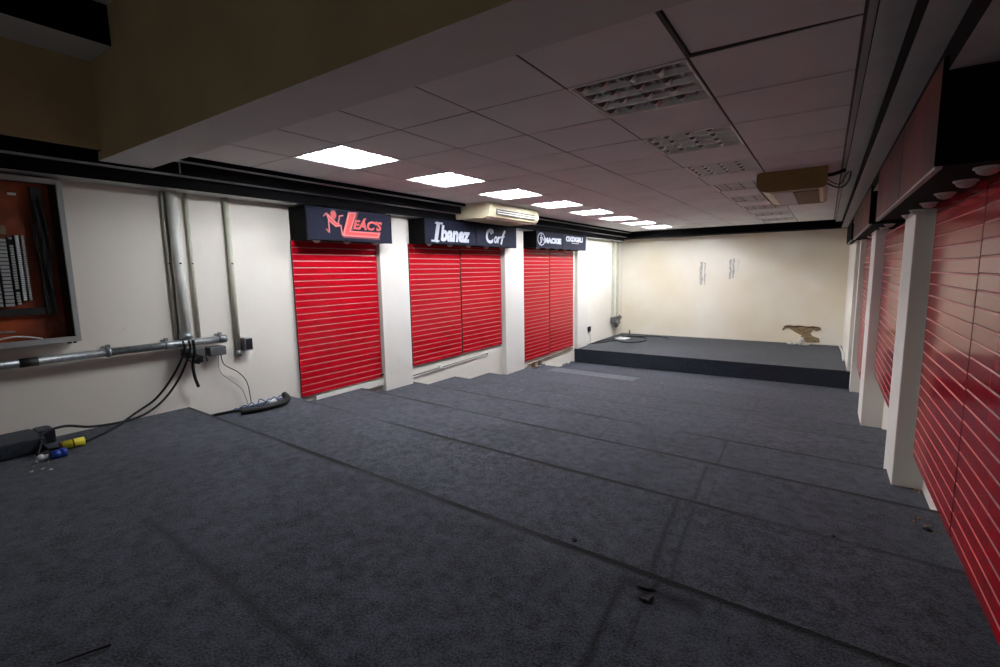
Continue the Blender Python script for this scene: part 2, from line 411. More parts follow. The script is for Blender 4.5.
# cornices: black fascias with pale undersides stepping down to the walls
def cornice(name, prof, y0, y1):
    """prof: list of (x, z) points; vertical runs black, level runs pale; closed behind"""
    mb = MB(); n = len(prof)
    A = [mb.bm.verts.new((p[0], y0, p[1])) for p in prof]; B = [mb.bm.verts.new((p[0], y1, p[1])) for p in prof]
    for k in range(n):
        q = (k+1) % n; lvl = abs(prof[k][1]-prof[q][1]) < 1e-6 and k < n-2
        mb._f([A[k], B[k], B[q], A[q]], 1 if lvl else 0)
    mb._f(A[::-1], 0); mb._f(B, 0)
    return struct(mb.build(name, [M_black, M_white]))
XLi = XL+.001
full = [(-3.895, HC+.03), (-3.895, .826), (-3.97, .826), (-3.97, .7375), (-4.06, .7375), (-4.06, .649), (XLi, .649), (XLi, HC+.03)]
notch = [(-4.085, HC+.03), (-4.085, .649), (XLi, .649), (XLi, HC+.03)]
near = [(-3.905, .811), (-3.905, .81), (-3.97, .81), (-3.97, .7375), (-4.06, .7375), (-4.06, .649), (XLi, .649), (XLi, .811)]
cornice('trim_cornice_left', near, YN, 1.545)
cornice('trim_cornice_left_middle', full, 1.5455, 5.02)
cornice('trim_cornice_left_behind_unit', notch, 5.02, 6.29)
cornice('trim_cornice_left_far', full, 6.29, YC)
rp = [(.0915, HC+.03), (.0915, .822), (.1875, .822), (.1875, .70), (.283, .70), (.283, .602), (.70, .602), (.70, HC+.03)]
cornice('trim_cornice_right', rp, YN, YC+.0)
mb = MB(); mb.box((XL+.001, YC, .71), (.5, YB-.001, HC+.1)); struct(mb.build('trim_cornice_back', M_black))
# visible bracket joint on the left fascia
mb = MB(); mb.box((-3.972, 1.72, .745), (-3.966, 1.728, .826)); struct(mb.build('trim_fascia_joint', M_white))

# ------------------------------------------------------------------ pillars
def pillar(name, x0, x1, y0, y1, z0, label, z1=.648):
    mb = MB(); mb.box((x0, y0, z0), (x1, y1, z1), bev=.006)
    return tag(mb.build(name, M_pillar), label, 'pillar', None)
pillar('pillar', XL-.01, -4.185, 3.80, 4.245, -1.47, 'white pillar on the left wall between the single red panel and the wide red pair')
pillar('pillar', XL-.01, -4.17, 6.34, 6.90, -1.76, 'white pillar on the left wall just below the far end of the air conditioner')
pillar('pillar', XL-.01, -4.19, 9.055, 9.56, -1.632, 'white pillar on the left wall where the raised platform begins')
pillar('pillar', .412, .60, 3.73, 4.18, -1.47, 'nearest white pillar on the right wall, beside the big red panels')
pillar('pillar', .385, .60, 6.10, 6.62, -1.76, 'middle white pillar of the right wall')
pillar('pillar', .395, .555, 8.87, 9.05, ZLOW-.02, 'farthest white pillar on the right wall, at the end of the platform')

# ------------------------------------------------------------------ slat wall panels
def slat_panel(side, xf, y0, y1, z0, z1, label, group, th=.018):
    """side +1: faces +x (left wall); -1: faces -x (right wall)"""
    if side > 0: y0, y1, z0 = y0*.9934, y1*.9934, z0*.9934
    t = thing('slatwall_panel', (xf, (y0+y1)/2, z0), label, 'slatwall panel', group)
    mb = MB(); p = .0645; g = .0105; d = .007
    x = xf; xi = xf-side*d
    zt = z1; prev = None
    def q(xa, za, xb, zb, mi): mb.quad([(xa, y0, za), (xb, y0, zb), (xb, y1, zb), (xa, y1, za)], mi)
    z = z0; first = True
    while z < z1-1e-6:
        h = p*.62 if first else p-g
        zn = min(z+h, z1); q(x, z, x, zn, 0); z = zn; first = False
        if z >= z1-1e-6: break
        zg = min(z+g, z1)
        q(x, z, xf-side*.0015, z+g*.62, 2)                 # metal insert lip, almost flush
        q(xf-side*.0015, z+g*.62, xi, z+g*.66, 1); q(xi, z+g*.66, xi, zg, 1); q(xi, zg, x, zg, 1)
        z = zg
    xb = xf-side*th
    mb.quad([(xb, y0, z0), (xb, y1, z0), (xb, y1, z1), (xb, y0, z1)], 3)
    mb.quad([(xf, y0, z0), (xf, y1, z0), (xb, y1, z0), (xb, y0, z0)], 3); mb.quad([(xf, y0, z1), (xf, y1, z1), (xb, y1, z1), (xb, y0, z1)], 3)
    for y in (y0, y1):
        mb.quad([(xf-side*d*1.02, y, z0), (xf-side*d*1.02, y, z1), (xb, y, z1), (xb, y, z0)], 3)
    # thin red edge in front of the groove depth at both ends
        mb.box((xf-side*.0002, y-.002, z0), (xf-side*d, y+.002, z1), 1)
    mb.build('slatted_board', [M_red, M_redgroove, M_lip, M_mdf], t)
    wallx = XL+.0015 if side > 0 else XR((y0+y1)/2)-.0015
    mb = MB()
    for yy in (y0+.05, (y0+y1)/2, y1-.05):
        mb.box((xb, yy-.02, z0+.02), (wallx, yy+.02, z1-.02))
    mb.box((xb, y0+.03, z0+.006), (wallx, y1-.03, z0+.03))
    mb.build('batten', M_batten, t)
    return t
XP = -4.232
slat_panel(1, XP, 2.765, 3.815, -1.215, .325, 'red slatwall panel standing alone below the red-lettered sign', 'red slatwall panels of the left wall')
slat_panel(1, XP, 4.335, 5.326, -1.175, .345, 'red slatwall panel under the serif silver name sign, left one of the wide pair', 'red slatwall panels of the left wall')
slat_panel(1, XP, 5.348, 6.355, -1.165, .345, 'red slatwall panel under the cursive silver name sign, right one of the wide pair', 'red slatwall panels of the left wall')
slat_panel(1, XP, 7.05, 7.960, -1.575, .37, 'far left red slatwall panel under the round running-figure emblem', 'red slatwall panels of the left wall')
slat_panel(1, XP, 7.990, 8.985, -1.565, .37, 'farthest red slatwall panel on the left wall, next to the platform', 'red slatwall panels of the left wall')
slat_panel(-1, .485, 2.583, 3.60, -1.125, .315, 'nearest complete glossy red slatwall panel on the right wall, against the white pillar', 'red slatwall panels of the right wall')
slat_panel(-1, .485, 1.545, 2.566, -1.12, .315, 'glossy red slatwall panel cut off by the right edge of the photo', 'red slatwall panels of the right wall')
slat_panel(-1, .46, 5.07, 6.06, -1.11, .30, 'dark red slatwall panel against the near side of the middle right pillar', 'red slatwall panels of the right wall')
slat_panel(-1, .46, 4.22, 5.062, -1.11, .30, 'red slatwall panel just beyond the nearest right pillar', 'red slatwall panels of the right wall')
slat_panel(-1, .45, 6.80, 7.78, -1.50, .35, 'red slatwall panel beyond the middle right pillar, nearer of the two', 'red slatwall panels of the right wall')
slat_panel(-1, .45, 7.788, 8.78, -1.50, .35, 'farthest red slatwall panel on the right wall, before the platform', 'red slatwall panels of the right wall')

# ------------------------------------------------------------------ sign boxes with lettering
def text_mesh(txt, h, shear=0, bold=0, space=1.0, cs=False):
    cu = bpy.data.curves.new('t', 'FONT'); cu.body = txt; cu.size = 1; cu.shear = shear; cu.offset = bold; cu.extrude = .02
    cu.space_character = space; cu.resolution_u = 4
    o = bpy.data.objects.new('t', cu); COL.objects.link(o); bpy.context.view_layer.update()
    me = bpy.data.meshes.new_from_object(o.evaluated_get(bpy.context.evaluated_depsgraph_get()))
    bpy.data.objects.remove(o); return me
def lettering(txt, y0, y1, z0, z1, xf, matl, parent, name='lettering', **kw):
    """text stretched into the rectangle y0..y1, z0..z1 on a face at x = xf facing +x"""
    me = text_mesh(txt, 1, **kw); xs = [v.co.x for v in me.vertices]; ysl = [v.co.y for v in me.vertices]
    ax, bx, ay, by = min(xs), max(xs), min(ysl), max(ysl)
    mb = MB(); mb.bm.from_mesh(me); bpy.data.meshes.remove(me)
    for v in mb.bm.verts:
        u, w, d = v.co
        v.co = (xf+.0012+(d+.02)*.06, y0+(u-ax)/(bx-ax)*(y1-y0), z0+(w-ay)/(by-ay)*(z1-z0))
    for f in mb.bm.faces: f.material_index = 0; f.smooth = False
    return mb.build(name, matl, parent)
def strokes(lines, w, xf, matl, parent, name, dx=.003):
    """flat strokes: list of polylines of (y, z) with half width w"""
    mb = MB()
    for ln in lines:
        hw = ln[0] if isinstance(ln[0], float) else w; pts = ln[1:] if isinstance(ln[0], float) else ln
        for (ya, za), (yb, zb) in zip(pts, pts[1:]):
            d = Vector((yb-ya, zb-za)); L = d.length or 1e-6; d /= L; n = Vector((-d.y, d.x))*hw; e = d*hw*.5
            q = [(ya-e.x+n.x, za-e.y+n.y), (yb+e.x+n.x, zb+e.y+n.y), (yb+e.x-n.x, zb+e.y-n.y), (ya-e.x-n.x, za-e.y-n.y)]
            mb.prism(q, 0, xf+.0005, xf+dx)
    return mb.build(name, matl, parent)
def poly(pts, xf, matl, parent, name, dx=.0025):
    mb = MB(); mb.prism(pts, 0, xf+.0004, xf+dx); return mb.build(name, matl, parent)
def ring(cy, cz, ry, rz, a0=0, a1=2*PI, n=20): return [(cy+ry*math.cos(a0+(a1-a0)*k/n), cz+rz*math.sin(a0+(a1-a0)*k/n)) for k in range(n+1)]

def sign_box(side, xf, xw, y0, y1, z0, z1, seams, label, face, lamps, lampx, name='sign_box'):
    t = thing(name, ((xf+xw)/2, (y0+y1)/2, z0), label, 'sign')
    mb = MB(); b = .012
    mb.box((xf, y0, z0), (xw, y0+b, z1)); mb.box((xf, y1-b, z0), (xw, y1, z1))
    mb.box((xf-side*.012, y0+b, z1-b), (xw, y1-b, z1)); mb.box((xf-side*.012, y0+b, z0), (xw, y1-b, z0+b))
    mb.build('housing', M_signbox, t)
    ed = [y0+b-.003]+seams+[y1-b+.003]
    for a, c in zip(ed, ed[1:]):
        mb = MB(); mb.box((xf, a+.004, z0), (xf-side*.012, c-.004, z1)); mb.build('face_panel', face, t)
    mb = MB(); mb.box((xf-side*.001, y0, z0-.008), (xf-side*.02, y1, z0)); mb.build('edge_trim', M_signbox if side > 0 else M_trim, t)
    for y in lamps:
        mb = MB(); mb.tube([(lampx, y, z0+.004), (lampx, y, z0-.006)], .038, 16); l = mb.build('downlight', M_fix, t)
        mb = MB(); mb.dome((lampx, y, z0-.006), .032, .022); mb.build('lens', M_lens, l)
    return t
XS = -4.0
s1 = sign_box(1, XS, XL, 2.758, 3.818, .325, .628, [], 'dark navy sign box with red lettering and a stick figure emblem', M_sign, [2.93, 3.29, 3.66], -4.10)
s2 = sign_box(1, XS, XL, 4.345, 6.41, .348, .64, [5.37], 'dark sign box with two silver names above the wide red pair', M_sign, [4.53, 4.93, 5.33, 5.75, 6.15], -4.10)
s3 = sign_box(1, XS, XL, 7.035, 9.02, .372, .646, [8.0], 'farthest left sign box, with small white lettering and a round emblem', M_sign, [7.25, 7.6, 7.95, 8.3, 8.65], -4.10)
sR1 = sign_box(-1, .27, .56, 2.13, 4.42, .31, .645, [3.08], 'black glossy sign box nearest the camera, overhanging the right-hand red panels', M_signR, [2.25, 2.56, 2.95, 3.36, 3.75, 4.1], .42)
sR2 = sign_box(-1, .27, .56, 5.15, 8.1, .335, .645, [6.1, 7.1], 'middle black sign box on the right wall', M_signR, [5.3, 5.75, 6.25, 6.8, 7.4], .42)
sR3 = sign_box(-1, .27, .56, 8.85, 10.9, .36, .645, [], 'farthest sign box on the right wall, above the platform', M_signbox, [9.1, 9.6], .42)
# red lettering with stick figure
XT = XS
poly([(3.135, .352), (3.165, .352), (3.30, .62), (3.375, .618), (3.29, .438), (3.30, .425), (3.665, .432), (3.64, .372), (3.64, .352), (3.135, .352)][:-1], XT, M_letd, s1, 'letter_shadow', .002)
poly([(3.155, .368), (3.245, .608), (3.345, .612), (3.262, .424), (3.648, .424), (3.622, .368)], XT, M_letp, s1, 'letter_outline', .003)
poly([(3.185, .384), (3.262, .594), (3.325, .597), (3.238, .412), (3.625, .412), (3.610, .384)], XT, M_letr, s1, 'big_letter', .004)
lettering("EÁC'S", 3.285, 3.685, .438, .565, XT+.0005, M_letd, s1, 'lettering_shadow', shear=.25, bold=.05)
lettering("EÁC'S", 3.295, 3.675, .445, .558, XT+.0015, M_letp, s1, 'lettering', shear=.25, bold=.028)
lettering("EÁC'S", 3.298, 3.672, .448, .555, XT+.003, M_letr, s1, 'lettering_fill', shear=.25, bold=.0)
poly(ring(3.065, .567, .040, .048)[:-1], XT, M_letd, s1, 'emblem_halo', .002)
poly(ring(3.062, .567, .031, .038)[:-1], XT, M_letr, s1, 'emblem_head', .004)
strokes([[(2.95, .545), (2.985, .575), (3.11, .475), (3.135, .56), (3.175, .568)],
         [(2.985, .575), (3.01, .51), (3.085, .458), (3.145, .47), (3.155, .385)],
         [(3.005, .52), (3.005, .395), (2.975, .425)]], .0065, XT, M_letp, s1, 'emblem_limbs', .004)
strokes([[(3.0, .545), (3.10, .468), (3.125, .48)]], .013, XT, M_letr, s1, 'emblem_body', .003)
# silver names
strokes([[.030, (4.545, .378), (4.600, .592)]], .01, XT, M_letw, s2, 'big_letter')
strokes([[.011, (4.465, .377), (4.60, .377)]], .01, XT, M_letw, s2, 'letter_serif', .0034)
strokes([[.011, (4.545, .594), (4.675, .594)]], .01, XT, M_letw, s2, 'letter_serif', .0034)
lettering('banez', 4.635, 5.235, .376, .575, XT, M_letw, s2, 'lettering', shear=.18, bold=.045)
lettering('C', 5.60, 5.79, .388, .598, XT, M_letw, s2, 'lettering', shear=.1, bold=.03)
strokes([[.009]+ring(5.735, .555, .026, .028, -PI*.9, PI*.3, 8)], .008, XT, M_letw, s2, 'cursive_letter')
lettering('or', 5.80, 5.965, .395, .495, XT, M_letw, s2, 'lettering', shear=.25, bold=.035)
strokes([[.018, (5.985, .39), (6.035, .515), (6.085, .575)], [.008, (5.96, .485), (6.075, .50)], [.007, (6.05, .56), (6.10, .585)]], .01, XT, M_letw, s2, 'cursive_stem')
# emblem ring and white names on the far sign
strokes([[.008]+ring(7.20, .515, .12, .10)], .01, XT, M_letw, s3, 'emblem_ring')
strokes([[.018, (7.18, .54), (7.20, .47)], [.011, (7.20, .47), (7.15, .44)], [.011, (7.22, .55), (7.27, .50)], [.014, (7.19, .575), (7.20, .585)]], .01, XT, M_letw, s3, 'emblem_figure')
lettering('MACKIE', 7.30, 7.93, .452, .550, XT, M_letw, s3, 'lettering', bold=.075)
lettering('OXDIGRU', 8.13, 8.86, .512, .612, XT, M_letw, s3, 'lettering', bold=.055)
strokes([[.005, (8.37, .487), (8.68, .487)]], .01, XT, M_grime, s3, 'small_print')

# ------------------------------------------------------------------ recessed fluorescent fittings
def fitting(x0, y0, lit, label, group):
    x1, y1 = x0+.56, y0+gp
    a, b, c, d = x0+.016, x1-.016, y0+.016, y1-.016
    t = thing('louvre_ceiling_light', ((x0+x1)/2, (y0+y1)/2, HC), label, 'ceiling light', group)
    mb = MB(); f = .012
    mb.box((x0+.006, y0+.006, HC-.004), (x1-.006, c, HC+.004)); mb.box((x0+.006, d, HC-.004), (x1-.006, y1-.006, HC+.004))
    mb.box((x0+.006, c, HC-.004), (a, d, HC+.004)); mb.box((b, c, HC-.004), (x1-.006, d, HC+.004))
    mb.build('frame', M_fix, t)
    top = HC+.048
    mb = MB()
    mb.box((a-.004, c-.004, top), (b+.004, d+.004, top+.004))
    mb.box((a-.006, c-.006, HC+.004), (a, d+.006, top)); mb.box((b, c-.006, HC+.004), (b+.006, d+.006, top))
    mb.box((a, c-.006, HC+.004), (b, c, top)); mb.box((a, d, HC+.004), (b, d+.006, top))
    mb.build('housing', M_fix, t)
    n = 4; w = (b-a)/n
    for k in range(n):
        xc = a+w*(k+.5)
        mb = MB(); mb.tube([(xc, c+.012, HC+(.022 if lit else .034)), (xc, d-.012, HC+(.022 if lit else .034))], .011, 12)
        mb.build('fluorescent_tube', M_tube if lit else M_tubeoff, t)
    wy = (d-c)/n
    for k in range(n):      # V-shaped reflectors between the tubes, black plates paint the shade in their hollow ends
        mb = MB(); xc = a+w*k+(.026 if k == 0 else 0)
        for sgn in (-1, 1):
            pts = [(0.001, HC+.001), (.010, HC+.006), (.016, HC+.013), (.020, HC+.024)] if not lit else [(.001, HC+.003), (.008, HC+.006), (.011, HC+.011)]
            for (u0, v0), (u1, v1) in zip(pts, pts[1:]):
                mb.quad([(xc+sgn*u0, c, v0), (xc+sgn*u0, d, v0), (xc+sgn*u1, d, v1), (xc+sgn*u1, c, v1)], 0)
        if not lit:
            for q in range(n):
                y_ = c+wy*q+.012
                mb.prism([(xc-.036, HC+.028), (xc-.008, HC-.0005), (xc+.008, HC-.0005), (xc+.036, HC+.028), (xc+.015, HC+.031), (xc, HC+.016), (xc-.015, HC+.031)], 1, y_-.004, y_+.055, 1)
        mb.build('reflector', [M_refl, M_dark], t)
    for q in range(1, n):
        y_ = c+wy*q
        mb = MB(); h_ = .022 if not lit else .010; w_ = .022 if not lit else .007; mb.prism([(y_-.004, HC+.001), (y_+.004, HC+.001), (y_+w_, HC+h_), (y_-w_, HC+h_)], 0, a, b); mb.build('cross_blade', M_refl, t)
    return t
ordn = ['nearest', 'second nearest', 'third', 'fourth', 'fifth', 'sixth', 'seventh', 'farthest']
L0 = fitting(-3.33, gy0, True, 'lit white louvre ceiling light, nearest of the bright left row', 'lit ceiling lights of the left row')
D0 = fitting(-1.09, gy0, False, 'unlit louvre ceiling light, nearest of the dark right row', 'unlit ceiling lights of the right row')
LAMP = [1, 1.0, .95, 1.0, 1.0, 1.2, 1.7, 2.3]
def tube_mat(f):
    m_ = M_tube.copy(); m_.node_tree.nodes['Principled BSDF'].inputs['Emission Strength'].default_value = TUBE*f; return m_
for k in range(1, 8):
    lk = dup(L0, (0, 2*gp*k, 0), 'lit white louvre ceiling light, %s of the eight in the bright left row' % ordn[k])
    if LAMP[k] != 1:      # strengths set per fitting, far ones raised to brighten the back wall
        for ch in lk.children:
            if ch.name.startswith('fluorescent_tube'):
                ch.material_slots[0].link = 'OBJECT'; ch.material_slots[0].material = tube_mat(LAMP[k])
    dup(D0, (0, 2*gp*k, 0), 'unlit louvre ceiling light, %s of the eight in the dark right row' % ordn[k])

# ------------------------------------------------------------------ air conditioners
def aircon(x0, x1, y0, y1, z0, z1, face, label, endmat):
    """under-ceiling unit; face = +1 when its outlet looks to +x"""
    t = thing('air_conditioner', ((x0+x1)/2, (y0+y1)/2, z0), label, 'air conditioner')
    xf, xb = (x1, x0) if face > 0 else (x0, x1); s_ = face
    # cabinet cross-section in x,z: front leans in a little, bottom front corner rounded
    prof = [(xb, z0+.028), (xb+s_*.03, z0+.004), (xf-s_*.09, z0), (xf-s_*.035, z0+.015), (xf-s_*.008, z0+.05), (xf, z0+.075), (xf, z1-.012), (xf-s_*.02, z1), (xb, z1)]
    mb = MB()
    mb.prism(prof, 1, y0+.03, y1-.03)
    mb.build('cabinet', M_ac, t)
    for ya, yb in ((y0, y0+.03), (y1-.03, y1)):
        mb = MB(); e = .006
        mb.prism([(xb-s_*0, z0+.022), (xb+s_*.03, z0-.002), (xf-s_*.085, z0-e), (xf-s_*.03, z0+.010), (xf+s_*.004, z0+.05), (xf+s_*e, z0+.075), (xf+s_*e, z1-.012), (xf-s_*.02, z1), (xb, z1)], 1, ya, yb)
        mb.build('end_panel', endmat, t)
    # outlet on the front
    mb = MB(); mb.box((xf-s_*.002, y0+.16, z0+.042), (xf+s_*.003, y1-.10, z1-.075)); mb.build('outlet', M_acdark, t)
    ym = (y0+y1)/2+.10
    for ya, yb in ((y0+.17, ym-.01), (ym+.01, y1-.11)):
        for k, zz in enumerate((z0+.055, z0+.083)):
            mb = MB(); mb.prism([(xf+s_*.002, zz+.014), (xf+s_*.020, zz), (xf+s_*.020, zz-.006), (xf+s_*.002, zz+.007)], 1, ya, yb); mb.build('louvre', M_acgr, t)
    mb = MB(); mb.box((xf, ym-.01, z0+.042), (xf+s_*.010, ym+.01, z1-.08)); mb.build('outlet_divider', M_ac, t)
    # intake grille underneath
    mb = MB(); xa, xc = sorted((xb+s_*.06, xf-s_*.10))
    mb.box((xa, y0+.10, z0-.008), (xc, y1-.08, z0+.004))
    g_ = mb.build('intake_grille', M_acgr, t)
    mb = MB()
    yy = y0+.13
    while yy < y1-.10:
        mb.box((xa+.02, yy, z0-.012), (xc-.02, yy+.012, z0-.008)); yy += .034
    mb.build('grille_bars', M_ac if face > 0 else M_whitep, g_)
    if face < 0:
        mb = MB(); mb.box((xc-.20, y0+.11, z0-.014), (xc, y1-.09, z0-.0082)); mb.build('filter_mesh', M_mesh, g_)['label'] = 'brown filter mesh'
    return t
aircon(-4.08, -3.535, 5.03, 6.28, .672, HC-.004, 1, 'cream air conditioner hung under the ceiling above the left wall signs', M_ac)
acr = aircon(-.585, -.04, 5.20, 6.48, .682, HC-.004, -1, 'yellowed air conditioner, its ends darkened as in shade, hung under the right side of the ceiling', M_acside)
mb = MB()
mb.tube(spline([(-.05, 5.35, .80), (0, 5.33, .80), (.05, 5.34, .815), (.085, 5.35, .83)]), .016, 8)
pp = mb.build('insulated_pipe', M_rubber, acr)
mb = MB(); mb.tube(spline([(-.05, 5.40, .74), (.02, 5.42, .70), (.08, 5.38, .69), (.12, 5.4, .75), (.13, 5.4, .82)]), .006, 6); mb.tube(spline([(-.05, 5.42, .78), (.01, 5.40, .73), (.06, 5.45, .73), (.10, 5.4, .80), (.12, 5.4, .825)]), .004, 6)
mb.build('cable', M_rubber, acr)

# ------------------------------------------------------------------ electrical cabinet on the left wall
t = thing('electrical_cabinet', (-4.14, .6, -.405), 'open grey-framed electrical cabinet with orange back plate on the left wall', 'electrical cabinet')
cx, cb, c0, c1, cz0, cz1 = -4.15, XL+.002, -.25, 1.088, -.42, .632
mb = MB(); f = .035
mb.box((cx-.02, c0, cz0), (cx, c1, cz0+f)); mb.box((cx-.02, c0, cz1-f*.9), (cx, c1, cz1)); mb.box((cx-.02, c0, cz0+f), (cx, c0+f, cz1-f*.9)); mb.box((cx-.02, c1-f*.8, cz0+f), (cx, c1, cz1-f*.9))
mb.build('frame', M_cab, t)
mb = MB(); w = .008
mb.box((cb, c0, cz0), (cx-.02, c0+w, cz1)); mb.box((cb, c1-w, cz0), (cx-.02, c1, cz1)); mb.box((cb, c0+w, cz0), (cx-.02, c1-w, cz0+w)); mb.box((cb, c0+w, cz1-w), (cx-.02, c1-w, cz1)); mb.box((cb, c0+w, cz0+w), (cb+.006, c1-w, cz1-w))
mb.build('shell', M_maroon, t)
mb = MB(); mb.box((cb+.006, c0+.02, cz0+.02), (cb+.016, c1-.05, cz1-.03)); mb.build('back_plate', M_orange, t)
bp_ = cb+.016
mb = MB(); mb.box((bp_, .945, -.23), (bp_+.035, 1.0, cz1-.05)); mb.build('cable_trunking', M_trunk, t)
mb = MB(); mb.box((bp_, c0+.04, -.228), (bp_+.035, .944, -.185)); mb.build('cable_trunking', M_trunk, t)
def on_bp(): pass
# rows of breakers: a pale column, a mixed column, a ribbed terminal column
def breaker_column(y0, y1, z0, z1, n, m1, m2):
    p = MB(); p.box((bp_, y0, z0), (bp_+.035, y1, z1)); col = p.build('breaker_column', M_brkd, t)
    p = MB(); h = (z1-z0)/n
    for k in range(n):
        if random.random() < m2: continue
        p.box((bp_+.035, y0+.004, z0+h*k+h*.14), (bp_+.05+random.uniform(0, .006), y1-.004, z0+h*(k+1)-h*.14))
    p.build('breaker', m1, col)
breaker_column(.865, .885, -.135, .272, 34, M_brk, .0)
breaker_column(.838, .862, -.135, .272, 34, M_whitep, .0)
breaker_column(.808, .832, -.16, .26, 26, M_brk, .18)
breaker_column(.755, .802, -.17, .25, 18, M_brk, .0)
breaker_column(.69, .75, -.17, .25, 16, M_brk, .1)
mb = MB(); mb.box((bp_, .70, .275), (bp_+.03, .81, .33)); mb.build('cover_plate', M_batten, t)
mb = MB(); mb.box((bp_, .60, -.335), (bp_+.006, .79, -.322)); mb.build('busbar', M_steel, t)
mb = MB(); mb.box((bp_+.001, .845, .520), (bp_+.004, .885, .535)); mb.build('sticker', M_whitep, t)
for k, (yy, z0_, z1_) in enumerate([(.955, .5, -.25), (.975, .52, -.1), (.99, .45, -.3), (.94, .48, .1)]):
    mb = MB(); mb.tube(spline([(bp_+.042, yy, z0_), (bp_+.05, yy+.02, (z0_+z1_)/2+.1), (bp_+.042, yy-.01, (z0_+z1_)/2), (bp_+.05, yy+.01, z1_)]), .004, 6); mb.build('cable', M_rubber, t)
for zz in (.255, .235, .10, .08):
    mb = MB(); mb.tube(spline([(bp_+.03, .885, zz), (bp_+.035, .915, zz-.004), (bp_+.04, .95, zz+.002)]), .0015, 5); mb.build('wire', M_mdf, t)
mb = MB(); mb.tube(spline([(cx-.03, .62, cz0+.035), (cx-.03, .75, cz0+.062), (cx-.03, .83, cz0+.055), (cx-.03, .90, cz0+.035)]), .005, 6); mb.build('cable', M_whitep, t)['label'] = 'white cable'
mb = MB(); mb.tube([(cx-.03, 1.03, cz0-.012), (cx-.03, 1.03, cz0)], .012, 8); mb.tube([(cx-.03, 1.06, cz0-.012), (cx-.03, 1.06, cz0)], .010, 8); mb.build('bolt', M_trunk, t)

# ------------------------------------------------------------------ conduits on the left wall
t = thing('steel_conduit', (-4.19, 1.2, -.56), 'galvanised steel conduit running level along the left wall under the cabinet', 'conduit')
xc_ = -4.19
mb = MB(); mb.tube([(xc_, -.3, -.528), (xc_, 1.225, -.525)], .027, 14); mb.tube([(xc_, 1.225, -.525), (xc_, 2.02, -.528)], .028, 14); mb.build('pipe', M_steel, t)
for y in (1.235, 1.60, 2.0):
    mb = MB(); mb.tube([(xc_, y-.012, -.526), (xc_, y+.012, -.526)], .033, 14); mb.box((xc_-.01, y-.012, -.50), (xc_+.01, y+.012, -.470)); mb.box((XL, y-.012, -.50), (xc_, y+.012, -.485)); mb.build('clamp', M_steel, t)
mb = MB(); mb.tube([(xc_, .775, -.527), (xc_, .865, -.527)], .029, 12); mb.build('tape_wrap', M_trunk, t)
mb = MB(); mb.tube([(xc_, 2.0, -.528), (xc_, 2.045, -.528)], .034, 14); mb.build('end_coupling', M_steel, t)
mb = MB(); mb.box((XL+.001, 1.90, -.66), (-4.16, 2.03, -.585), bev=.008); mb.box((XL+.001, 1.72, -.65), (-4.16, 1.86, -.575), bev=.008); mb.build('junction_box', M_cabd, t)
mb = MB()
for k in range(7): mb.tube(spline([(xc_+.03, 1.70+random.uniform(-.02, .1), -.60), (xc_+.04, 1.72+random.uniform(0, .14), -.65-random.uniform(0, .05)), (xc_+.02, 1.80+random.uniform(-.04, .1), -.69), (xc_+.02, 1.86, -.60)]), .005, 6)
mb.build('wire_bundle', M_rubber, t)

def vpipe(y, r, z0, label, m_, x=None, z1=.649, collar=True):
    t = thing('wall_pipe', (XL+r, y, z0), label, 'pipe')
    xx = x or XL+r+.004
    mb = MB(); mb.tube([(xx, y, z0), (xx, y, z1)], r, 16); mb.build('pipe', m_, t)
    if collar:
        mb = MB(); mb.tube([(xx, y, z0), (xx, y, z0+.05)], r*1.25, 16); mb.build('collar', M_steel, t)
    mb = MB(); mb.tube([(xx+r*.9, y, .10), (xx+r*1.25, y, .10)], .007, 8); mb.build('screw', M_trunk, t)
    return t
vpipe(1.752, .038, -.50, 'thickest pale vertical pipe rising from the steel conduit on the left wall', M_pvc)
vpipe(1.697, .011, -.52, 'thin olive vertical pipe against the left side of the thickest wall pipe', M_pvcg, collar=False)
vpipe(1.862, .014, -.50, 'thin olive vertical pipe between the thickest wall pipe and the lone pipe', M_pvcg, collar=False)
vp = vpipe(2.168, .021, -.70, 'lone vertical pipe left of the red-lettered sign, ending in a socket box', M_pvcg)
mb = MB(); mb.box((XL+.001, 2.195, -.655), (-4.17, 2.265, -.545), bev=.006); sb = mb.build('socket_box', M_steel, vp)
mb = MB(); mb.box((-4.17, 2.203, -.645), (-4.164, 2.257, -.555)); mb.build('socket_face', M_rubber, sb)

def cable(name, pts, r, m_, label, cat='cable', group=None, n=6):
    mb = MB(); mb.tube(spline(pts, n), r, 8)
    return tag(mb.build(name, m_), label, cat, group)
cable('black_cable', [(-4.145, 1.70, -.50), (-4.14, 1.70, -.585), (-4.17, 1.62, -.76), (-4.2, 1.50, -.92), (-4.2, 1.36, -1.0), (-4.1, 1.20, -1.045), (-3.98, 1.06, -1.048), (-3.90, .975, -1.045)], .0085, M_rubber,
      'black cable drooping from the steel conduit to the yellow connector on the floor')
cable('black_cable', [(-4.13, 1.735, -.50), (-4.13, 1.735, -.585), (-4.16, 1.66, -.78), (-4.2, 1.54, -.95), (-4.17, 1.36, -1.03), (-4.14, 1.10, -1.02), (-4.08, .93, -.96), (-3.99, .80, -.955), (-3.91, .765, -1.0), (-3.86, .735, -1.048)], .0085, M_rubber,
      'black cable looping from the steel conduit over the end of the carpeted ledge')
cable('black_cable', [(-4.13, 1.765, -.50), (-4.12, 1.765, -.60), (-4.15, 1.755, -.70), (-4.16, 1.765, -.80), (-4.17, 1.79, -.89)], .012, M_rubber, 'short thick black cable end hanging straight below the steel conduit')
cable('black_cable', [(-3.91, .765, -.99), (-3.93, .80, -1.045), (-3.91, .84, -1.048), (-3.885, .865, -1.045)], .008, M_rubber, 'short black lead between the carpeted ledge and the yellow connector')
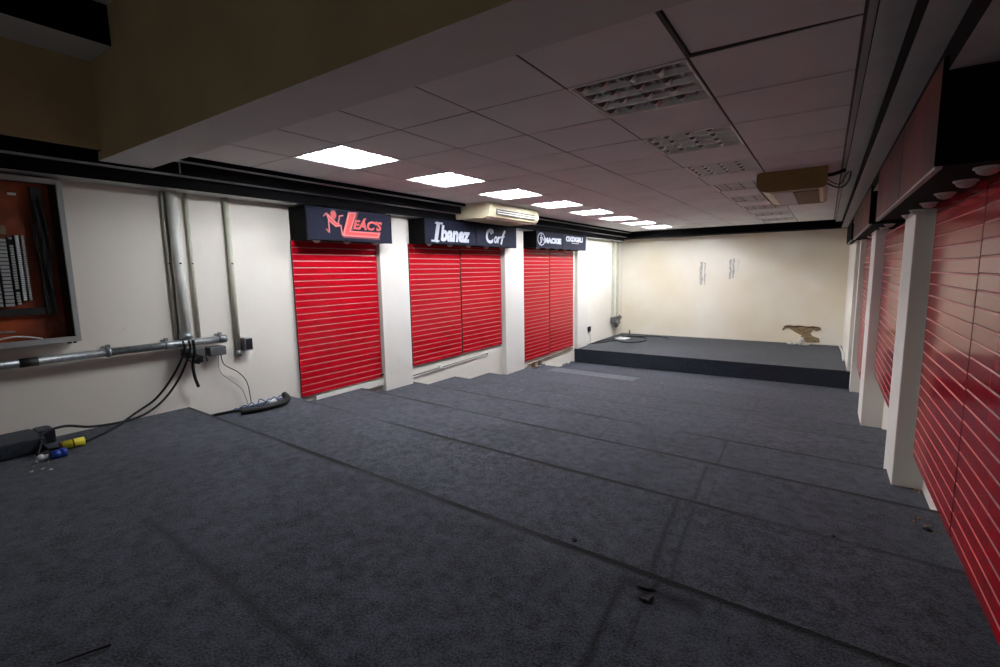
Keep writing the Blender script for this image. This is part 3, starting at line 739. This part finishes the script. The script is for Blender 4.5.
cable('grey_wire', [(-4.16, 1.98, -.65), (-4.2, 2.02, -.75), (-4.22, 2.14, -.84), (-4.22, 2.21, -.95), (-4.2, 2.22, -1.13)], .004, M_trunk, 'dark wire curling down from the junction box to the floor, outer of two', 'wire')
cable('grey_wire', [(-4.16, 1.96, -.66), (-4.2, 1.98, -.80), (-4.22, 2.07, -.90), (-4.22, 2.16, -1.0), (-4.2, 2.19, -1.14)], .0035, M_cab, 'pale grey wire curling down from the junction box, inner of two', 'wire')

# ------------------------------------------------------------------ loose electrical bits on the near floor
t = thing('yellow_connector', (-3.87, .90, -1.06), 'yellow cylindrical cable connector lying on the carpet beside the black cable', 'connector')
mb = MB(); mb.tube([(-3.885, .855, -1.033), (-3.885, .965, -1.033)], [.026, .027], 16); mb.build('body', M_yel, t)
mb = MB(); mb.tube([(-3.885, .905, -1.033), (-3.885, .912, -1.033)], .0285, 16); mb.tube([(-3.885, .845, -1.033), (-3.885, .857, -1.033)], .022, 12); mb.build('ring', M_mdf, t)
t = thing('blue_plug', (-3.75, .80, -1.06), 'blue industrial plug lying on the carpet next to the white plug', 'plug')
mb = MB(); mb.tube([(-3.73, .765, -1.034), (-3.73, .81, -1.034)], [.022, .026], 14); mb.build('body', M_blue, t)
mb = MB(); mb.tube([(-3.73, .81, -1.032), (-3.73, .838, -1.032)], .027, 14); mb.build('collar', M_blue, t)
mb = MB(); mb.tube([(-3.73, .8385, -1.032), (-3.73, .84, -1.032)], .021, 14); mb.build('socket_face', M_rubber, t)
t = thing('white_plug', (-3.76, .74, -1.06), 'small white plug on the carpet beside the blue plug', 'plug')
mb = MB(); mb.lump((-3.74, .725, -1.035), (.022, .02, .022), .12); mb.tube([(-3.74, .737, -1.035), (-3.733, .762, -1.035)], .013, 10); mb.build('body', M_whitep, t)
mb = MB(); mb.tube([(-3.72, .707, -1.045), (-3.70, .695, -1.05)], .004, 6); mb.tube([(-3.735, .705, -1.045), (-3.72, .69, -1.05)], .004, 6); mb.build('pin', M_steel, t)
t = thing('black_hose', (-4.0, 2.25, -1.17), 'thick black foam hose lying on the carpet by the left wall', 'hose')
mb = MB(); mb.tube(spline([(-4.02, 2.03, -1.141), (-3.98, 2.15, -1.141), (-3.965, 2.28, -1.141), (-3.98, 2.39, -1.141), (-4.04, 2.47, -1.125), (-4.12, 2.49, -1.105)]), .027, 14); mb.build('hose_body', M_rubber, t)
cable('black_cable', [(-4.19, 1.86, -1.158), (-4.17, 1.97, -1.155), (-4.14, 2.05, -1.155), (-4.05, 2.09, -1.15)], .011, M_rubber, 'black cable lying at the wall foot left of the foam hose')
mb = MB()
for k in range(8):
    y = 2.02+k*.055; mb.tube(spline([(-4.16+random.uniform(-.03, .05), y, -1.160), (-4.12+random.uniform(-.04, .04), y+.04, -1.12+random.uniform(-.02, .02)), (-4.13+random.uniform(-.04, .05), y+.09, -1.160)]), .005, 5)
tag(mb.build('blue_wire_tangle', M_bluew), 'tangle of blue wires behind the black foam hose', 'wire tangle', kind='stuff')
mb = MB(); mb.box((-4.16, 2.33, -1.165), (-4.09, 2.40, -1.13), bev=.006); tag(mb.build('white_socket', M_whitep), 'small white socket block among the blue wires', 'socket')

# ------------------------------------------------------------------ things at the panel feet
t = thing('low_conduit', (-4.24, 5.1, -1.3), 'thin conduit running under the wide red pair on the left wall', 'conduit')
mb = MB(); mb.tube([(-4.235, 4.28, -1.290), (-4.235, 5.88, -1.250)], .0065, 8); mb.build('pipe', M_cabd, t)
for y in (4.82, 5.93):
    mb = MB(); mb.box((XL, y-.02, -1.285), (-4.22, y+.02, -1.240), bev=.006); mb.build('clip', M_pvc, t)
t = thing('low_conduit', (-4.24, 8, -1.64), 'thin rusty conduit running under the farthest left red panels', 'conduit')
mb = MB(); mb.tube([(-4.24, 7.12, -1.645), (-4.24, 8.93, -1.605)], .010, 8); mb.build('pipe', M_mdf, t)
for y in (7.32, 7.55):
    mb = MB(); mb.box((XL, y-.03, -1.72), (-4.22, y+.03, -1.64), bev=.006); mb.build('clip', M_mdf, t)
t = thing('wall_bracket', (-4.22, 3.84, -1.3), 'small black cross-shaped bracket with frayed wires at the foot of the lone red panel', 'bracket')
mb = MB(); mb.tube([(-4.23, 3.76, -1.175), (-4.19, 3.90, -1.175)], .008, 6); mb.tube([(-4.21, 3.82, -1.15), (-4.21, 3.82, -1.24)], .009, 6); mb.build('bracket_arm', M_rubber, t)
mb = MB()
for k in range(6): mb.tube(spline([(-4.21, 3.82, -1.23), (-4.22, 3.80+.02*k, -1.27), (-4.20, 3.78+.025*k, -1.31-.008*k)]), .002, 5)
mb.build('wire', M_cab, t)
mb = MB(); mb.box((XL, 2.90, -1.30), (-4.225, 3.86, -1.232)); struct(mb.build('baseboard_left', M_pillar))
# chipped plaster along the last left panel and the step edge by the right panels
def crumbs(name, label, cx_, cy_, cz_, rx, ry, n, m_, size=.02):
    mb = MB()
    for k in range(n):
        s_ = size*random.uniform(.4, 1)
        mb.lump((cx_+random.uniform(-rx, rx), cy_+random.uniform(-ry, ry), cz_+s_*.4), (s_, s_*random.uniform(.6, 1.3), s_*.5), .35)
    return tag(mb.build(name, m_), label, 'debris', None, 'stuff')
def rag_edge(y0, y1, zf, label):
    """torn carpet and plaster where floor meets wall"""
    mb = MB(); y = y0; pts = []
    while y < y1:
        pts.append((y, zf+random.uniform(.005, .05))); y += random.uniform(.02, .06)
    poly_ = [(y0, zf-.002)]+pts+[(y1, zf-.002)]
    mb.prism(poly_, 0, XL+.001, XL+.02)
    return tag(mb.build('torn_carpet_edge', M_carpet2), label, 'carpet edge')
rag_edge(7.15, 7.75, -1.76, 'ragged carpet edge at the wall foot under the fourth red panel of the left wall')
rag_edge(8.05, 9.03, ZLOW, 'ragged carpet edge at the wall foot beside the platform front')
crumbs('plaster_crumbs', 'sawdust and crumbs on the carpet at the foot of the big red panels on the right', .465, 2.99, -1.27, .035, .09, 14, M_pinkish, .006)
crumbs('plaster_crumbs', 'crumbs on the carpet at the foot of the nearest right pillar', .50, 3.70, -1.37, .05, .03, 8, M_pinkish, .006)
crumbs('paint_flakes', 'white paint flakes on the near carpet below the white plug', -3.62, .68, -1.06, .10, .07, 7, M_rubble, .009)
# small litter
mb = MB(); mb.lump((-.763, 1.62, -1.054), (.012, .014, .006), .4); tag(mb.build('black_scrap', M_rubber), 'small black scrap lying alone near the middle of the first carpet step', 'scrap')
mb = MB(); mb.lump((-.44, 1.49, -1.056), (.03, .010, .004), .4); mb.lump((-.425, 1.43, -1.056), (.016, .008, .004), .4); mb.lump((-.410, 1.445, -1.056), (.006, .020, .004), .3); tag(mb.build('black_scrap', M_rubber), 'torn black scrap at the carpet joint on the first step edge', 'scrap')
mb = MB(); mb.tube([(-1.70, .30, -1.054), (-1.655, .41, -1.052)], [.002, .005], 6); tag(mb.build('black_stick', M_rubber), 'thin black stick on the carpet at the lower left', 'stick')
mb = MB(); mb.lump((.475, 2.93, -1.265), (.018, .014, .008), .4); tag(mb.build('black_scrap', M_rubber), 'black scrap on the carpet by the nearest right red panels', 'scrap')
mb = MB(); mb.lump((.10, 2.62, -1.263), (.008, .010, .006), .3); tag(mb.build('black_scrap', M_rubber), 'tiny black scrap on the third carpet step at the right', 'scrap')

# ------------------------------------------------------------------ far left corner: pipes, socket, cables
t = thing('corner_trunking', (-4.24, 11.3, -1.3), 'pale trunking pair running down the far left corner to a box of wires', 'trunking')
mb = MB(); mb.box((XL, 11.12, -1.12), (-4.225, 11.20, .649)); mb.build('duct', M_pvcg, t)
mb = MB(); mb.box((XL, 11.42, -1.40), (-4.225, 11.49, .649)); mb.build('duct', M_pvcg, t)
mb = MB(); mb.box((XL, 11.05, -1.30), (-4.14, 11.42, -1.16), bev=.01); mb.lump((-4.15, 11.25, -1.30), (.05, .14, .10), .4); mb.lump((-4.14, 11.35, -1.18), (.04, .12, .06), .4); mb.build('wire_box', M_cabd, t)
t = thing('wall_socket', (-4.25, 9.8, -1.33), 'black socket with a dangling lead on the left wall above the platform', 'socket')
mb = MB(); mb.box((XL, 9.72, -1.36), (-4.23, 9.84, -1.25), bev=.006); mb.build('plate', M_rubber, t)
mb = MB(); mb.tube(spline([(-4.235, 9.78, -1.36), (-4.23, 9.80, -1.48), (-4.22, 9.78, -1.62)]), .006, 6); mb.build('lead', M_cab, t)
cable('black_cable', [(-4.2, 9.8, -1.622), (-4.05, 10.1, -1.622), (-3.9, 10.5, -1.622), (-3.7, 10.3, -1.622), (-3.45, 10.35, -1.622), (-3.3, 10.75, -1.622), (-3.5, 11.2, -1.622), (-3.9, 11.3, -1.622)], .014, M_rubber, 'loop of black cable lying on the far left of the platform')
cable('black_cable', [(-4.1, 11.5, -1.622), (-3.9, 11.0, -1.622), (-4.1, 10.6, -1.622), (-4.2, 10.1, -1.622)], .012, M_rubber, 'black cable along the left wall on the platform')
cable('black_cable', [(-3.9, 11.1, -1.622), (-3.4, 11.55, -1.622), (-3.0, 11.4, -1.622), (-2.9, 11.1, -1.622)], .010, M_rubber, 'black cable trailing along the back wall on the platform')
mb = MB(); mb.prism([(-4.05, 10.75), (-3.78, 10.70), (-3.74, 11.0), (-4.0, 11.05)], 2, -1.631, -1.615); tag(mb.build('white_card', M_paper), 'white card lying among the cables on the platform', 'card')
mb = MB(); mb.tube([(-4.0, 11.7, -1.63), (-4.0, 11.7, -1.52)], .02, 8); tag(mb.build('pipe_stub', M_batten), 'short pipe stub standing on the platform in the far left corner', 'pipe')
mb = MB(); mb.tube([(.30, 11.6, -1.60), (.335, 10.8, -1.612), (.325, 9.95, -1.612)], .018, 8); tag(mb.build('white_pipe', M_whitep), 'white pipe lying on the platform along the right wall', 'pipe')

# ------------------------------------------------------------------ back wall marks and the broken plaster
def wall_patch(pts, m_, name, label, cat, d=.004):
    mb = MB(); mb.prism(pts, 1, YB-d, YB-.0005); return tag(mb.build(name, m_), label, cat)
for (x0, x1, z0, z1, lab) in [(-2.42, -2.36, -.40, .12, 'left outer grey filler mark on the back wall'), (-2.33, -2.30, -.40, .10, 'left inner grey filler mark on the back wall'),
                              (-1.80, -1.755, -.27, .16, 'right outer grey filler mark on the back wall'), (-1.735, -1.70, -.25, .18, 'middle grey filler mark of the right group on the back wall')]:
    n = 7; l_ = [(x0+random.uniform(-.012, .012), z0+(z1-z0)*k/n) for k in range(n+1)]; r_ = [(x1+random.uniform(-.012, .012), z0+(z1-z0)*k/n) for k in range(n, -1, -1)]
    wall_patch(l_+r_, M_grime, 'filler_mark', lab, 'wall mark')
wall_patch([(-1.66, -.12), (-1.60, -.12), (-1.59, .15), (-1.66, .17)], M_patch, 'filler_mark', 'rightmost, white filler mark on the back wall', 'wall mark')
t = thing('broken_plaster_hole', (-.33, YB-.01, -1.6), 'ragged brown hole of broken plaster low on the back wall', 'wall damage')
out = [(-.68, -1.285), (-.60, -1.262), (-.50, -1.272), (-.40, -1.262), (-.28, -1.275), (-.16, -1.265), (-.05, -1.285), (-.03, -1.33), (-.10, -1.36), (-.15, -1.335), (-.20, -1.40), (-.17, -1.46), (-.05, -1.50), (-.03, -1.585), (-.15, -1.60), (-.26, -1.60), (-.34, -1.56), (-.38, -1.50), (-.35, -1.46), (-.42, -1.43), (-.50, -1.38), (-.58, -1.33), (-.64, -1.325), (-.70, -1.37), (-.715, -1.35)]
mb = MB(); mb.prism(out, 1, YB-.006, YB-.0005); mb.build('exposed_brick', M_plaster, t)
mb = MB()
for a, b in zip(out[:7], out[1:8]):
    mb.tube([(a[0], YB-.012, a[1]), (b[0], YB-.012, b[1])], .012, 6)
mb.build('broken_edge', M_mdf, t)
crumbs('plaster_rubble', 'heap of pale plaster rubble on the platform below the broken plaster', -.40, YB-.16, -1.63, .18, .08, 26, M_rubble, .05)
mb = MB(); mb.lump((-.36, YB-.10, -1.56), (.07, .05, .075), .12); tag(mb.build('plaster_chunk', M_rubble), 'white rounded chunk of plaster resting against the broken hole', 'rubble')
crumbs('plaster_dust', 'thin line of crumbs along the foot of the back wall', -1.9, YB-.05, -1.63, .75, .02, 22, M_grime, .018)
